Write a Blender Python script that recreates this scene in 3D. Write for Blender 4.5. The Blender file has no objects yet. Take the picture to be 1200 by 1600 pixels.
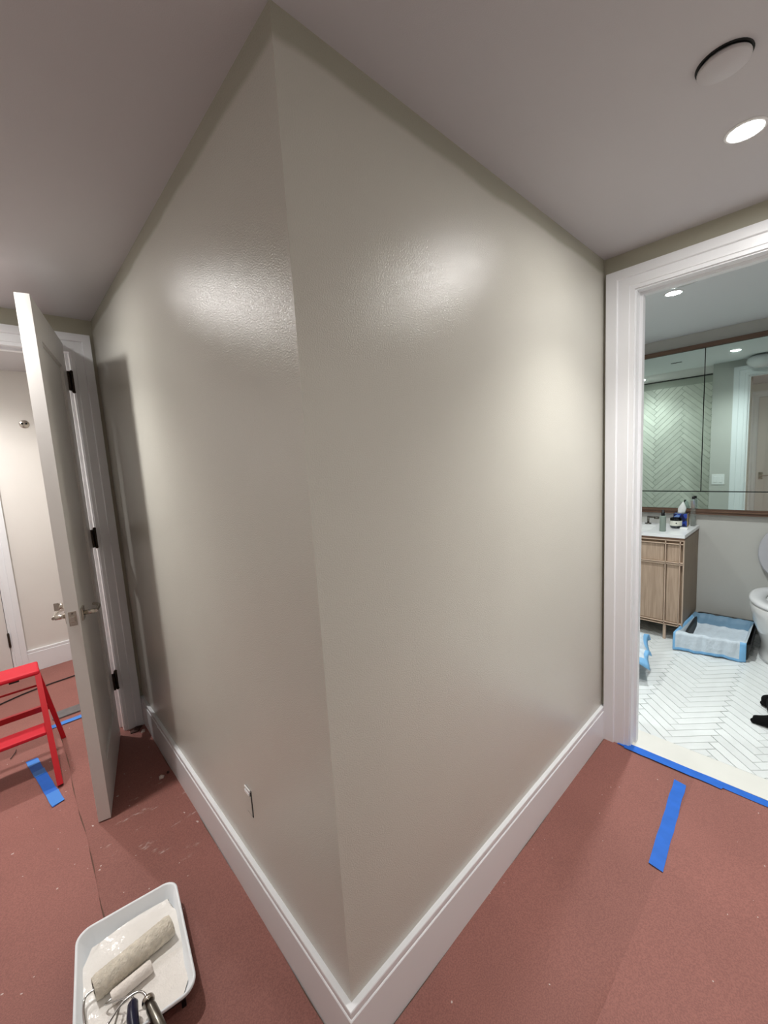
import bpy, bmesh, math, random
from mathutils import Vector, Matrix, Euler
random.seed(7)
SC = bpy.context.scene
COL = SC.collection
PI = math.pi

# ---------------------------------------------------------------- camera
H = 2.354            # ceiling height
LX = 1.676           # hall side of the wall with the bathroom doorway
MY = 2.035           # hall side of the wall with the open door
cam_d = bpy.data.cameras.new('camera')
cam = bpy.data.objects.new('camera', cam_d)
COL.objects.link(cam)
yaw, pitch, roll = math.radians(47.280), math.radians(6.986), math.radians(-3.445)
fw = Vector((math.cos(yaw) * math.cos(pitch), math.sin(yaw) * math.cos(pitch), -math.sin(pitch)))
r0 = Vector((math.sin(yaw), -math.cos(yaw), 0)); u0 = r0.cross(fw)
rr = r0 * math.cos(roll) + u0 * math.sin(roll); uu = -r0 * math.sin(roll) + u0 * math.cos(roll)
mw = Matrix((rr, uu, -fw)).transposed().to_4x4()
mw.translation = Vector((-0.4722, -0.7377, 1.5))
cam.matrix_world = mw
cam_d.sensor_fit = 'HORIZONTAL'; cam_d.sensor_width = 36.0
cam_d.lens = 36.0 * 640.8 / 1200.0
cam_d.clip_start = 0.02
SC.camera = cam

# ---------------------------------------------------------------- world and exposure
w = bpy.data.worlds.new('world'); SC.world = w; w.use_nodes = True
w.node_tree.nodes['Background'].inputs[0].default_value = (0.6, 0.65, 0.7, 1)
w.node_tree.nodes['Background'].inputs[1].default_value = 0.05
SC.view_settings.view_transform = 'Standard'
SC.view_settings.look = 'None'
SC.view_settings.exposure = 0.4
SC.view_settings.gamma = 1.0
SC.view_settings.use_curve_mapping = False

# ---------------------------------------------------------------- lamps (position, watts, colour, lens strength, beam)
LAMPS = [
    ('hall', (-0.543, 1.335), 58.0, (1.0, 0.975, 0.945), 420.0, 112),
    ('hall', (1.163, -0.541), 64.0, (1.0, 0.975, 0.945), 420.0, 112),
    ('bath', (2.46, -0.10), 72.0, (0.95, 1.0, 0.99), 150.0, 140),
    ('shower', (1.46, 0.95), 40.0, (0.95, 1.0, 0.98), 150.0, 140),
    ('vestibule', (-0.70, 2.86), 66.0, (1.0, 0.965, 0.94), 150.0, 150),
    ('hall', (-0.62, -0.62), 16.0, (1.0, 0.975, 0.94), 20.0, 130),  # unseen fill lamp, added to brighten the walls near the corner
]


# ---------------------------------------------------------------- materials
def nodes_of(m):
    return m.node_tree.nodes, m.node_tree.links


def mat(name, col, rough=0.5, metal=0.0, bump=0.0, bscale=200.0, var=0.0, vscale=3.0, spec=0.5,
        trans=0.0, ior=1.45, coat=0.0, detail=2.0, emit=None, estr=0.0, bdist=0.001, alpha=1.0, sss=0.0, rnd=0.0):
    m = bpy.data.materials.new(name); m.use_nodes = True
    N, L = nodes_of(m)
    b = N['Principled BSDF']
    b.inputs['Base Color'].default_value = (*col, 1)
    b.inputs['Roughness'].default_value = rough
    b.inputs['Metallic'].default_value = metal
    b.inputs['IOR'].default_value = ior
    b.inputs['Specular IOR Level'].default_value = spec
    b.inputs['Transmission Weight'].default_value = trans
    b.inputs['Coat Weight'].default_value = coat
    b.inputs['Alpha'].default_value = alpha
    if emit:
        b.inputs['Emission Color'].default_value = (*emit, 1)
        b.inputs['Emission Strength'].default_value = estr
    tc = N.new('ShaderNodeTexCoord')
    if var > 0 or rnd > 0:
        nz = N.new('ShaderNodeTexNoise'); nz.inputs['Scale'].default_value = vscale; nz.inputs['Detail'].default_value = 4
        L.new(tc.outputs['Object'], nz.inputs['Vector'])
        mr = N.new('ShaderNodeMapRange'); mr.inputs['From Min'].default_value = 0.3; mr.inputs['From Max'].default_value = 0.7
        mr.inputs['To Min'].default_value = 1 - var; mr.inputs['To Max'].default_value = 1 + var
        L.new(nz.outputs['Fac'], mr.inputs['Value'])
        val = mr.outputs['Result']
        if rnd > 0:
            oi = N.new('ShaderNodeObjectInfo')
            m2 = N.new('ShaderNodeMapRange'); m2.inputs['To Min'].default_value = 1 - rnd; m2.inputs['To Max'].default_value = 1 + rnd
            L.new(oi.outputs['Random'], m2.inputs['Value'])
            mu = N.new('ShaderNodeMath'); mu.operation = 'MULTIPLY'
            L.new(val, mu.inputs[0]); L.new(m2.outputs['Result'], mu.inputs[1]); val = mu.outputs[0]
        vm = N.new('ShaderNodeVectorMath'); vm.operation = 'SCALE'
        vm.inputs[0].default_value = col
        L.new(val, vm.inputs['Scale'])
        L.new(vm.outputs['Vector'], b.inputs['Base Color'])
    if bump > 0:
        nb = N.new('ShaderNodeTexNoise'); nb.inputs['Scale'].default_value = bscale; nb.inputs['Detail'].default_value = detail
        L.new(tc.outputs['Object'], nb.inputs['Vector'])
        bp = N.new('ShaderNodeBump'); bp.inputs['Strength'].default_value = bump; bp.inputs['Distance'].default_value = bdist
        L.new(nb.outputs['Fac'], bp.inputs['Height'])
        L.new(bp.outputs['Normal'], b.inputs['Normal'])
    return m


def srgb(r, g, b):
    f = lambda c: (c / 255 / 12.92) if c <= 10.31 else ((c / 255 + 0.055) / 1.055) ** 2.4
    return (f(r), f(g), f(b))


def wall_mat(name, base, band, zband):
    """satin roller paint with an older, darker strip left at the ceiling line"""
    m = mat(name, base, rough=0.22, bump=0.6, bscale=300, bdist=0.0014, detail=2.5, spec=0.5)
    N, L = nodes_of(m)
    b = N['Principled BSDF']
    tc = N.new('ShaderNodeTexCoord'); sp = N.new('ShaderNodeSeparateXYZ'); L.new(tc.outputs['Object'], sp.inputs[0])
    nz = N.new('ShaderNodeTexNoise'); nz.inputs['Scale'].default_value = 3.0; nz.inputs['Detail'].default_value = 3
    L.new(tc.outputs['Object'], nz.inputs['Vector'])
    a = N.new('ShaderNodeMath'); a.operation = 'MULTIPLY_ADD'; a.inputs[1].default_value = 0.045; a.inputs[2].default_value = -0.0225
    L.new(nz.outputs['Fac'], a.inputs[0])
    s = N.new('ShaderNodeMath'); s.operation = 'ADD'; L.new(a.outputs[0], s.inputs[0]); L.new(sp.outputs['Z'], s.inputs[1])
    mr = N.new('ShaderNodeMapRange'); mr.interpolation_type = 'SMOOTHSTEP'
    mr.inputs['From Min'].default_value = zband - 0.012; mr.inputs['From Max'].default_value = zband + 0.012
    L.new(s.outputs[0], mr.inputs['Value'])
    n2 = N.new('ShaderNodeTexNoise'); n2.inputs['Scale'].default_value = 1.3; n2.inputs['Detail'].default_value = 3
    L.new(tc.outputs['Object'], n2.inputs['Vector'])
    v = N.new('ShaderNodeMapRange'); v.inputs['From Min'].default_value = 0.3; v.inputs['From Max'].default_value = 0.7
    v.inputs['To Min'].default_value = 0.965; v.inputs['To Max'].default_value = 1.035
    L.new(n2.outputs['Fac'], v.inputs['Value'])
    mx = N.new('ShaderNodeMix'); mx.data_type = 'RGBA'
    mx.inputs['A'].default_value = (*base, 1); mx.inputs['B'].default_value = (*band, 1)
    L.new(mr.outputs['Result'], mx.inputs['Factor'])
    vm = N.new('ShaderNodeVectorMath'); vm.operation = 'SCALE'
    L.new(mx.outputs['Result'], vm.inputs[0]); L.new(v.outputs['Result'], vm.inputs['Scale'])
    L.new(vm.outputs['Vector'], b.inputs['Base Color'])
    return m


def paper_mat(name, col):
    """red rosin paper: fibre flecks, soft scuffs, dried white paint smears"""
    m = mat(name, col, rough=0.62, bump=0.25, bscale=160, bdist=0.0012, detail=5, spec=0.35)
    N, L = nodes_of(m)
    b = N['Principled BSDF']
    tc = N.new('ShaderNodeTexCoord')

    def noise(scale, detail=4, vec=None, sc=None):
        n = N.new('ShaderNodeTexNoise'); n.inputs['Scale'].default_value = scale; n.inputs['Detail'].default_value = detail
        src = tc.outputs['Object']
        if sc:
            mp = N.new('ShaderNodeMapping'); mp.inputs['Scale'].default_value = sc; mp.inputs['Rotation'].default_value = (0, 0, 0.5)
            L.new(src, mp.inputs['Vector']); src = mp.outputs['Vector']
        L.new(src, n.inputs['Vector'])
        return n.outputs['Fac']

    def rng(x, a, bb, c, d):
        r = N.new('ShaderNodeMapRange'); r.interpolation_type = 'SMOOTHSTEP'
        for k, q in zip(('From Min', 'From Max', 'To Min', 'To Max'), (a, bb, c, d)):
            r.inputs[k].default_value = q
        L.new(x, r.inputs['Value']); return r.outputs['Result']

    def mul(x, y):
        q = N.new('ShaderNodeMath'); q.operation = 'MULTIPLY'
        L.new(x, q.inputs[0]); L.new(y, q.inputs[1]); return q.outputs[0]
    tone = mul(rng(noise(2.2), 0.3, 0.7, 0.93, 1.07), rng(noise(260, 2), 0.3, 0.7, 0.86, 1.14))
    vm = N.new('ShaderNodeVectorMath'); vm.operation = 'SCALE'; vm.inputs[0].default_value = col
    L.new(tone, vm.inputs['Scale'])
    # smears of white paint in one trampled patch by the baseboard
    g = N.new('ShaderNodeVectorMath'); g.operation = 'DISTANCE'
    L.new(tc.outputs['Object'], g.inputs[0]); g.inputs[1].default_value = (-0.12, 1.18, 0)
    patch = rng(g.outputs['Value'], 0.08, 0.36, 1.0, 0.0)
    sm = mul(rng(noise(9, 6, sc=(1, 3.2, 1)), 0.60, 0.72, 0.0, 0.8), patch)
    sm = mul(sm, rng(noise(60, 3), 0.38, 0.6, 0.0, 1.0))
    sp = rng(noise(75, 0), 0.86, 0.88, 0.0, 0.7)
    ad = N.new('ShaderNodeMath'); ad.operation = 'ADD'; ad.use_clamp = True
    L.new(sm, ad.inputs[0]); L.new(sp, ad.inputs[1])
    mx = N.new('ShaderNodeMix'); mx.data_type = 'RGBA'
    mx.inputs['B'].default_value = (0.7, 0.62, 0.58, 1)
    L.new(ad.outputs[0], mx.inputs['Factor']); L.new(vm.outputs['Vector'], mx.inputs['A'])
    L.new(mx.outputs['Result'], b.inputs['Base Color'])
    return m


def wood_mat(name, c1, c2, axis='Z', rough=0.5):
    m = mat(name, c1, rough=rough, bump=0.1, bscale=80)
    N, L = nodes_of(m); b = N['Principled BSDF']
    tc = N.new('ShaderNodeTexCoord'); mp = N.new('ShaderNodeMapping')
    mp.inputs['Scale'].default_value = {'Z': (30, 30, 1.6), 'Y': (30, 1.6, 30)}[axis]
    L.new(tc.outputs['Object'], mp.inputs['Vector'])
    n = N.new('ShaderNodeTexNoise'); n.inputs['Scale'].default_value = 3; n.inputs['Detail'].default_value = 6; n.inputs['Distortion'].default_value = 0.4
    L.new(mp.outputs['Vector'], n.inputs['Vector'])
    cr = N.new('ShaderNodeValToRGB')
    cr.color_ramp.elements[0].position = 0.3; cr.color_ramp.elements[0].color = (*c2, 1)
    cr.color_ramp.elements[1].position = 0.65; cr.color_ramp.elements[1].color = (*c1, 1)
    L.new(n.outputs['Fac'], cr.inputs['Fac']); L.new(cr.outputs['Color'], b.inputs['Base Color'])
    return m


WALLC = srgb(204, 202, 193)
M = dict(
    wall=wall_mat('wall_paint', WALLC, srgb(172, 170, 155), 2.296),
    wall_old=mat('old_wall_paint', srgb(176, 173, 156), rough=0.5, bump=0.12, bscale=400, bdist=0.0008),
    wall_plain=mat('plain_wall_paint', srgb(224, 221, 216), rough=0.5, bump=0.12, bscale=400, bdist=0.0008, var=0.02),
    bath_wall=mat('bathroom_wall_paint', srgb(196, 195, 190), rough=0.55, bump=0.1, bscale=300, var=0.02),
    ceil=mat('ceiling_paint', srgb(196, 193, 195), rough=0.8, bump=0.25, bscale=350, bdist=0.001, var=0.02, vscale=1.2),
    bceil=mat('bathroom_ceiling_paint', srgb(225, 228, 230), rough=0.8, bump=0.2, bscale=300),
    trim=mat('trim_paint', srgb(236, 238, 241), rough=0.34, bump=0.06, bscale=150, bdist=0.0006),
    door=mat('door_paint', srgb(222, 219, 216), rough=0.38, bump=0.05, bscale=150, bdist=0.0006),
    paper=paper_mat('rosin_paper', srgb(142, 94, 86)),
    paper2=paper_mat('rosin_paper_lighter', srgb(148, 98, 90)),
    sub=mat('subfloor', srgb(110, 80, 66), rough=0.7, var=0.1),
    tape=mat('painters_tape', srgb(32, 104, 205), rough=0.6, bump=0.4, bscale=60, bdist=0.002, var=0.08, vscale=20),
    tape_pale=mat('painters_tape_pale', srgb(70, 136, 220), rough=0.6, bump=0.3, bscale=60, bdist=0.002),
    black=mat('black_plastic', srgb(18, 18, 20), rough=0.45),
    bronze=mat('dark_bronze', srgb(62, 52, 44), rough=0.4, metal=0.7),
    nickel=mat('satin_nickel', srgb(186, 178, 168), rough=0.24, metal=1.0),
    gun=mat('brushed_gunmetal', srgb(120, 116, 108), rough=0.3, metal=1.0),
    red=mat('red_enamel', srgb(182, 6, 24), rough=0.42, bump=0.03, bscale=100, coat=0.2),
    red_pad=mat('red_tread_grip', srgb(196, 14, 38), rough=0.6, bump=0.3, bscale=500),
    cord=mat('black_rubber', srgb(30, 22, 22), rough=0.6),
    grey=mat('grey_foam', srgb(112, 108, 108), rough=0.9, bump=0.5, bscale=90, var=0.12, vscale=30),
    tray=mat('white_plastic', srgb(236, 240, 243), rough=0.35, sss=0.1),
    tray_dark=mat('tray_dark_metal', srgb(20, 20, 22), rough=0.4, metal=0.3),
    paint=mat('wet_paint', srgb(242, 239, 234), rough=0.10, bump=0.5, bscale=45, bdist=0.004, detail=4, var=0.02, vscale=30, coat=0.6),
    paint_film=mat('drying_paint_film', srgb(238, 233, 227), rough=0.4, bump=0.7, bscale=220, bdist=0.002, detail=4, var=0.03, vscale=50),
    nap=mat('roller_nap', srgb(226, 218, 202), rough=0.75, bump=1.0, bscale=170, bdist=0.006, detail=4, var=0.14, vscale=60),
    nap2=mat('foam_roller', srgb(236, 228, 220), rough=0.6, bump=0.5, bscale=200, bdist=0.003, var=0.05, vscale=60),
    wire=mat('roller_wire', srgb(190, 188, 186), rough=0.2, metal=1.0),
    navy=mat('navy_plastic', srgb(14, 16, 46), rough=0.3),
    marble=mat('marble_tile', srgb(226, 230, 230), rough=0.28, var=0.035, vscale=14, rnd=0.035, spec=0.4),
    saddle=mat('marble_saddle', srgb(226, 226, 220), rough=0.3, var=0.03, vscale=7),
    grout=mat('grout', srgb(168, 172, 170), rough=0.8),
    wtile=mat('stone_wall_tile', srgb(214, 216, 208), rough=0.3, var=0.05, vscale=12, rnd=0.09),
    wgrout=mat('wall_grout', srgb(176, 180, 172), rough=0.8),
    counter=mat('white_quartz', srgb(238, 238, 240), rough=0.18, var=0.01),
    oak=wood_mat('light_oak', srgb(190, 166, 146), srgb(166, 142, 122)),
    oak_trim=mat('oak_lip', srgb(202, 178, 158), rough=0.5),
    oak_shaded=wood_mat('oak_shaded', srgb(150, 130, 110), srgb(134, 114, 96)),  # same oak with the shade on the vanity side mixed into its colour
    walnut=wood_mat('walnut', srgb(112, 86, 70), srgb(84, 60, 48), axis='Y'),
    mirror=mat('mirror_glass', srgb(214, 228, 222), rough=0.02, metal=1.0),
    porcelain=mat('porcelain', srgb(226, 226, 226), rough=0.12, coat=0.5),
    seat=mat('toilet_seat_plastic', srgb(218, 218, 220), rough=0.22),
    lidm=mat('toilet_lid_shaded', srgb(186, 186, 192), rough=0.25),  # seat plastic greyed: shade on the raised lid put into the colour
    padshade=mat('pad_blue_shaded', srgb(112, 146, 172), rough=0.5, bump=0.4, bscale=50, bdist=0.004),  # pad blue darkened, the shade inside its back painted in
    padw=mat('pad_quilt', srgb(206, 218, 228), rough=0.7, bump=0.7, bscale=55, bdist=0.006, detail=3, var=0.05, vscale=25),
    padb=mat('pad_blue_edge', srgb(128, 186, 232), rough=0.5, bump=0.4, bscale=50, bdist=0.004, var=0.05, vscale=20),
    fur=mat('black_fur', srgb(10, 9, 10), rough=0.75, bump=0.8, bscale=300, bdist=0.004, spec=0.15),
    bottle=mat('sage_bottle', srgb(128, 140, 132), rough=0.35),
    glass=mat('clear_glass', (0.9, 0.95, 0.93), rough=0.03, trans=1.0, ior=1.45),
    clearp=mat('clear_plastic', (0.8, 0.86, 0.84), rough=0.08, trans=0.9, ior=1.3),
    label=mat('cream_paper_label', srgb(222, 222, 210), rough=0.6, var=0.05, vscale=80),
    wax=mat('dark_wax', srgb(52, 58, 66), rough=0.4),
    tissue=mat('tissue_paper', srgb(232, 234, 232), rough=0.9),
    card=mat('kraft_card', srgb(178, 150, 112), rough=0.7),
    white=mat('white_gloss', srgb(236, 236, 236), rough=0.3),
    gap=mat('dark_gap', srgb(22, 24, 24), rough=0.7),
    scrap=mat('white_scrap', srgb(190, 176, 168), rough=0.8, var=0.2, vscale=60),
    darkscrap=mat('torn_paper_scrap', srgb(70, 44, 38), rough=0.8, var=0.3, vscale=60),
)


def floral_mat():
    m = mat('blue_floral_print', srgb(30, 50, 130), rough=0.5)
    N, L = nodes_of(m); b = N['Principled BSDF']
    tc = N.new('ShaderNodeTexCoord')
    v = N.new('ShaderNodeTexVoronoi'); v.inputs['Scale'].default_value = 32
    L.new(tc.outputs['Object'], v.inputs['Vector'])
    cr = N.new('ShaderNodeValToRGB'); e = cr.color_ramp
    e.interpolation = 'CONSTANT'
    e.elements[0].position = 0; e.elements[0].color = (*srgb(18, 26, 80), 1)
    e.elements[1].position = 0.35; e.elements[1].color = (*srgb(40, 70, 165), 1)
    for p_, c_ in ((0.6, srgb(120, 150, 205)), (0.8, srgb(30, 60, 70)), (0.92, srgb(196, 206, 220))):
        q = e.elements.new(p_); q.color = (*c_, 1)
    sx = N.new('ShaderNodeSeparateColor'); L.new(v.outputs['Color'], sx.inputs[0])
    L.new(sx.outputs[0], cr.inputs['Fac']); L.new(cr.outputs['Color'], b.inputs['Base Color'])
    return m


M['floral'] = floral_mat()


# ---------------------------------------------------------------- mesh helpers
def tag(o, label=None, cat=None, group=None, kind=None):
    if label: o['label'] = label
    if cat: o['category'] = cat
    if group: o['group'] = group
    if kind: o['kind'] = kind
    return o


def empty(name, loc=(0, 0, 0), rz=0.0, **k):
    o = bpy.data.objects.new(name, None); COL.objects.link(o)
    o.location = loc; o.rotation_euler = (0, 0, rz); o.empty_display_size = 0.05
    return tag(o, **k)


class MB:
    def __init__(s): s.v = []; s.f = []; s.sm = []; s.mi = []; s.cur = 0

    def add(s, vs, fs, smooth=False):
        n = len(s.v); s.v += [tuple(x) for x in vs]
        for f in fs:
            s.f.append(tuple(i + n for i in f)); s.sm.append(smooth); s.mi.append(s.cur)
        return s

    def box(s, x0, x1, y0, y1, z0, z1, T=None, bev=0.0):
        if bev > 0:
            bm = bmesh.new(); bmesh.ops.create_cube(bm, size=1)
            bmesh.ops.scale(bm, vec=(x1 - x0, y1 - y0, z1 - z0), verts=bm.verts)
            bmesh.ops.translate(bm, vec=((x0 + x1) / 2, (y0 + y1) / 2, (z0 + z1) / 2), verts=bm.verts)
            bmesh.ops.bevel(bm, geom=bm.edges[:], offset=bev, segments=2, affect='EDGES', profile=0.5)
            vs = [v.co.copy() for v in bm.verts]; fs = [[v.index for v in f.verts] for f in bm.faces]
            bm.free()
        else:
            vs = [Vector((x, y, z)) for x in (x0, x1) for y in (y0, y1) for z in (z0, z1)]
            fs = [(0, 1, 3, 2), (4, 6, 7, 5), (0, 4, 5, 1), (2, 3, 7, 6), (0, 2, 6, 4), (1, 5, 7, 3)]
        if T: vs = [T @ v for v in vs]
        return s.add(vs, fs)

    def prism(s, poly, z0, z1, T=None):
        n = len(poly)
        vs = [Vector((x, y, z0)) for x, y in poly] + [Vector((x, y, z1)) for x, y in poly]
        fs = [tuple(range(n - 1, -1, -1)), tuple(range(n, 2 * n))] + [(i, (i + 1) % n, n + (i + 1) % n, n + i) for i in range(n)]
        if T: vs = [T @ v for v in vs]
        return s.add(vs, fs)

    def loft(s, rings, caps=True, smooth=True, closed=True):
        n = len(rings[0]); vs = [p for r in rings for p in r]; fs = []
        for k in range(len(rings) - 1):
            for i in range(n if closed else n - 1):
                j = (i + 1) % n
                fs.append((k * n + i, k * n + j, (k + 1) * n + j, (k + 1) * n + i))
        s.add(vs, fs, smooth)
        if caps:
            m = len(s.v) - len(vs)
            s.f.append(tuple(m + i for i in range(n - 1, -1, -1))); s.sm.append(False); s.mi.append(s.cur)
            s.f.append(tuple(m + (len(rings) - 1) * n + i for i in range(n))); s.sm.append(False); s.mi.append(s.cur)
        return s

    def lathe(s, prof, seg=24, T=None, caps=True):
        rings = []
        for r, z in prof:
            ring = [Vector((r * math.cos(2 * PI * i / seg), r * math.sin(2 * PI * i / seg), z)) for i in range(seg)]
            if T: ring = [T @ q for q in ring]
            rings.append(ring)
        return s.loft(rings, caps)

    def tube(s, pts, r, seg=8, caps=True):
        pts = [Vector(p) for p in pts]; rings = []; up = None
        for i, p in enumerate(pts):
            d = (pts[min(i + 1, len(pts) - 1)] - pts[max(i - 1, 0)]).normalized()
            if up is None:
                up = Vector((0, 0, 1)) if abs(d.z) < 0.9 else Vector((1, 0, 0))
            a = d.cross(up).normalized(); up = a.cross(d).normalized()
            rad = r[i] if isinstance(r, (list, tuple)) else r
            rings.append([p + (a * math.cos(2 * PI * k / seg) + up * math.sin(2 * PI * k / seg)) * rad for k in range(seg)])
        return s.loft(rings, caps)

    def build(s, name, ms, parent=None, loc=None, rot=None):
        me = bpy.data.meshes.new(name); me.from_pydata(s.v, [], s.f)
        if not isinstance(ms, (list, tuple)): ms = [ms]
        for m in ms: me.materials.append(m)
        me.polygons.foreach_set('use_smooth', s.sm)
        me.polygons.foreach_set('material_index', s.mi)
        bm = bmesh.new(); bm.from_mesh(me)
        bmesh.ops.recalc_face_normals(bm, faces=bm.faces); bm.to_mesh(me); bm.free()
        o = bpy.data.objects.new(name, me); COL.objects.link(o)
        if parent: o.parent = parent
        if loc is not None: o.location = loc
        if rot is not None: o.rotation_euler = rot
        return o


def curve_pts(pts, n=6):
    """Catmull-Rom through the points"""
    P = [Vector(p) for p in pts]; P = [P[0] * 2 - P[1]] + P + [P[-1] * 2 - P[-2]]; out = []
    for i in range(1, len(P) - 2):
        a, b, c, d = P[i - 1:i + 3]
        for k in range(n):
            t = k / n
            out.append(0.5 * ((2 * b) + (c - a) * t + (2 * a - 5 * b + 4 * c - d) * t * t + (3 * b - a - 3 * c + d) * t ** 3))
    out.append(P[-2]); return out


def struct(name, mb, m, parent=None):
    o = mb.build(name, m, parent)
    if parent is None: o['kind'] = 'structure'
    return o


def clip_poly(poly, x0, x1, y0, y1):
    for ax, val, sgn in ((0, x0, 1), (0, x1, -1), (1, y0, 1), (1, y1, -1)):
        out = []
        for i in range(len(poly)):
            a, b = poly[i], poly[(i + 1) % len(poly)]
            da, db = (a[ax] - val) * sgn, (b[ax] - val) * sgn
            if da >= 0: out.append(a)
            if (da >= 0) != (db >= 0):
                t = da / (da - db); out.append((a[0] + (b[0] - a[0]) * t, a[1] + (b[1] - a[1]) * t))
        poly = out
        if len(poly) < 3: return []
    return poly


def area(p):
    return abs(sum(p[i][0] * p[(i + 1) % len(p)][1] - p[(i + 1) % len(p)][0] * p[i][1] for i in range(len(p)))) / 2


def herringbone(x0, x1, y0, y1, wd, n, org, ang, gap):
    """pieces of a herringbone, clipped to a rectangle: list of (polygon, whole?, kind, corner)"""
    ca, sa = math.cos(ang), math.sin(ang); g = gap / 2; out = []
    W = lambda u, v: (org[0] + ca * u - sa * v, org[1] + sa * u + ca * v)
    R = int(max(x1 - x0, y1 - y0) / wd) + 3 * n + 4
    for k in range(-R, R):
        for m_ in range(-R // n, R // n + 1):
            o = 2 * n * m_
            for kind, (a, b, c, d) in (('h', (k + o, k + o + n, k, k + 1)), ('v', (k - 1 + o, k + o, k, k + n))):
                q = [W(a * wd + g, c * wd + g), W(b * wd - g, c * wd + g), W(b * wd - g, d * wd - g), W(a * wd + g, d * wd - g)]
                cx = sum(p[0] for p in q) / 4; cy = sum(p[1] for p in q) / 4
                if not (x0 - n * wd < cx < x1 + n * wd and y0 - n * wd < cy < y1 + n * wd): continue
                cl = clip_poly(q, x0, x1, y0, y1)
                if cl and area(cl) > 0.00008:
                    out.append((cl, abs(area(cl) - area(q)) < 1e-9, kind, (cx, cy)))
    return out


def chamfer_prism(poly, z0, z1, c=0.0012):
    """tile: flat top with a small eased edge"""
    cx = sum(p[0] for p in poly) / len(poly); cy = sum(p[1] for p in poly) / len(poly)
    ins = []
    for x, y in poly:
        d = math.hypot(x - cx, y - cy); k = max(0, 1 - c * 1.4 / d); ins.append((cx + (x - cx) * k, cy + (y - cy) * k))
    n = len(poly)
    vs = [(x, y, z0) for x, y in poly] + [(x, y, z1 - c) for x, y in poly] + [(x, y, z1) for x, y in ins]
    fs = [(i, (i + 1) % n, n + (i + 1) % n, n + i) for i in range(n)] + \
         [(n + i, n + (i + 1) % n, 2 * n + (i + 1) % n, 2 * n + i) for i in range(n)] + [tuple(range(2 * n, 3 * n))]
    return vs, fs


# ================================================================ SETTING
T = 0.12
struct('floor', MB().box(-1.9, LX + 0.02, -1.35, 3.7, -0.06, -0.002), M['sub'])
struct('ceiling', MB().box(-1.9, LX + 0.06, -1.35, 3.7, H, H + 0.08), M['ceil'])
# the block with the convex corner: two painted faces that meet at x=0, y=0
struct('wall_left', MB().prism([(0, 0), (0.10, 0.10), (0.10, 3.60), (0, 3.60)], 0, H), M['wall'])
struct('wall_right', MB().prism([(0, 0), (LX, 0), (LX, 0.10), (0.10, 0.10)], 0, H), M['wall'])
# wall with the open door
DH = 2.19
b = MB(); b.box(-1.10, -0.90, MY, MY + T, 0, H); b.box(-0.113, 0, MY, MY + T, 0, H); b.box(-0.90, -0.113, MY, MY + T, DH, H)
struct('wall_front', b, M['wall_old'])
# wall with the bathroom doorway
BY0, BY1, BH = -0.892, -0.129, 2.187
b = MB(); b.box(LX, LX + T, BY1, 0.165, 0, H); b.box(LX, LX + T, -1.35, BY0, 0, H); b.box(LX, LX + T, BY0, BY1, BH, H)
o = struct('wall_bathroom_front', b, [M['wall_old'], M['bath_wall']])
for p_ in o.data.polygons:
    if p_.normal.x > 0.5: p_.material_index = 1
struct('wall_side', MB().box(-1.22, -1.10, -1.22, 3.60, 0, H), M['wall_plain'])
struct('wall_rear', MB().box(-1.22, LX, -1.22, -1.10, 0, H), M['wall_plain'])
struct('wall_far', MB().box(-1.22, 0.12, 3.53, 3.65, 0, H), M['wall_plain'])
# bathroom shell
BX = 3.66
struct('floor_bathroom', MB().box(LX + 0.02, BX + 0.1, -1.45, 1.25, -0.06, -0.0045), M['grout'])
struct('ceiling_bathroom', MB().box(LX + 0.06, BX + 0.1, -1.45, 1.25, H, H + 0.08), M['bceil'])
struct('wall_bathroom_back', MB().box(BX, BX + 0.1, -1.45, 1.25, -0.05, H), M['bath_wall'])
struct('wall_bathroom_left', MB().box(0.9, BX, 1.13, 1.23, -0.05, H), M['bath_wall'])
struct('wall_bathroom_right', MB().box(LX + T, BX, -1.40, -1.30, -0.05, H), M['bath_wall'])
shower = struct('wall_shower', MB().box(0.90, 1.00, 0.10, 1.13, 0, H), M['wgrout'])
struct('wall_shower_side', MB().box(1.00, LX, 0.10, 0.165, 0, H), M['wtile'])

# herringbone on the shower wall (seen in the mirror)
hb = herringbone(0.17, 1.125, 0.01, H - 0.10, 0.055, 8, (0.30, 0.2), PI / 4, 0.004)
for poly, whole, kind, c in hb:
    vs, fs = chamfer_prism(poly, 0.0, 0.008)
    off = random.uniform(0, 0.0015)
    MB().add([(1.00 + z + (off if z > 0.001 else 0), x, y) for x, y, z in vs], fs).build('tile', M['wtile'], shower)

# herringbone marble floor
fl = bpy.data.objects['floor_bathroom']
hb = herringbone(1.845, BX, -1.30, 1.13, 0.0482, 5, (1.967, -0.265), -PI / 4, 0.0032)
hb.sort(key=lambda t: abs(t[3][1] + 0.35) * 1.3 + max(0, t[3][0] - 2.2) * 0.3)
shared = {}
rest = MB()
for i, (poly, whole, kind, c) in enumerate(hb):
    dz = random.uniform(-0.0004, 0.0002)
    if i >= 290:
        vs, fs = chamfer_prism(poly, -0.006, 0.0); rest.add(vs, fs); continue
    loc = [(x - c[0], y - c[1]) for x, y in poly]
    if whole and kind in shared:
        t = bpy.data.objects.new('tile', shared[kind]); COL.objects.link(t); t.parent = fl
    else:
        vs, fs = chamfer_prism(loc, -0.006, 0.0)
        t = MB().add(vs, fs).build('tile', M['marble'], fl)
        if whole: shared[kind] = t.data
    t.location = (c[0], c[1], dz)
rest.build('floor_tiles', M['marble'], fl)['kind'] = 'stuff'
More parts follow.
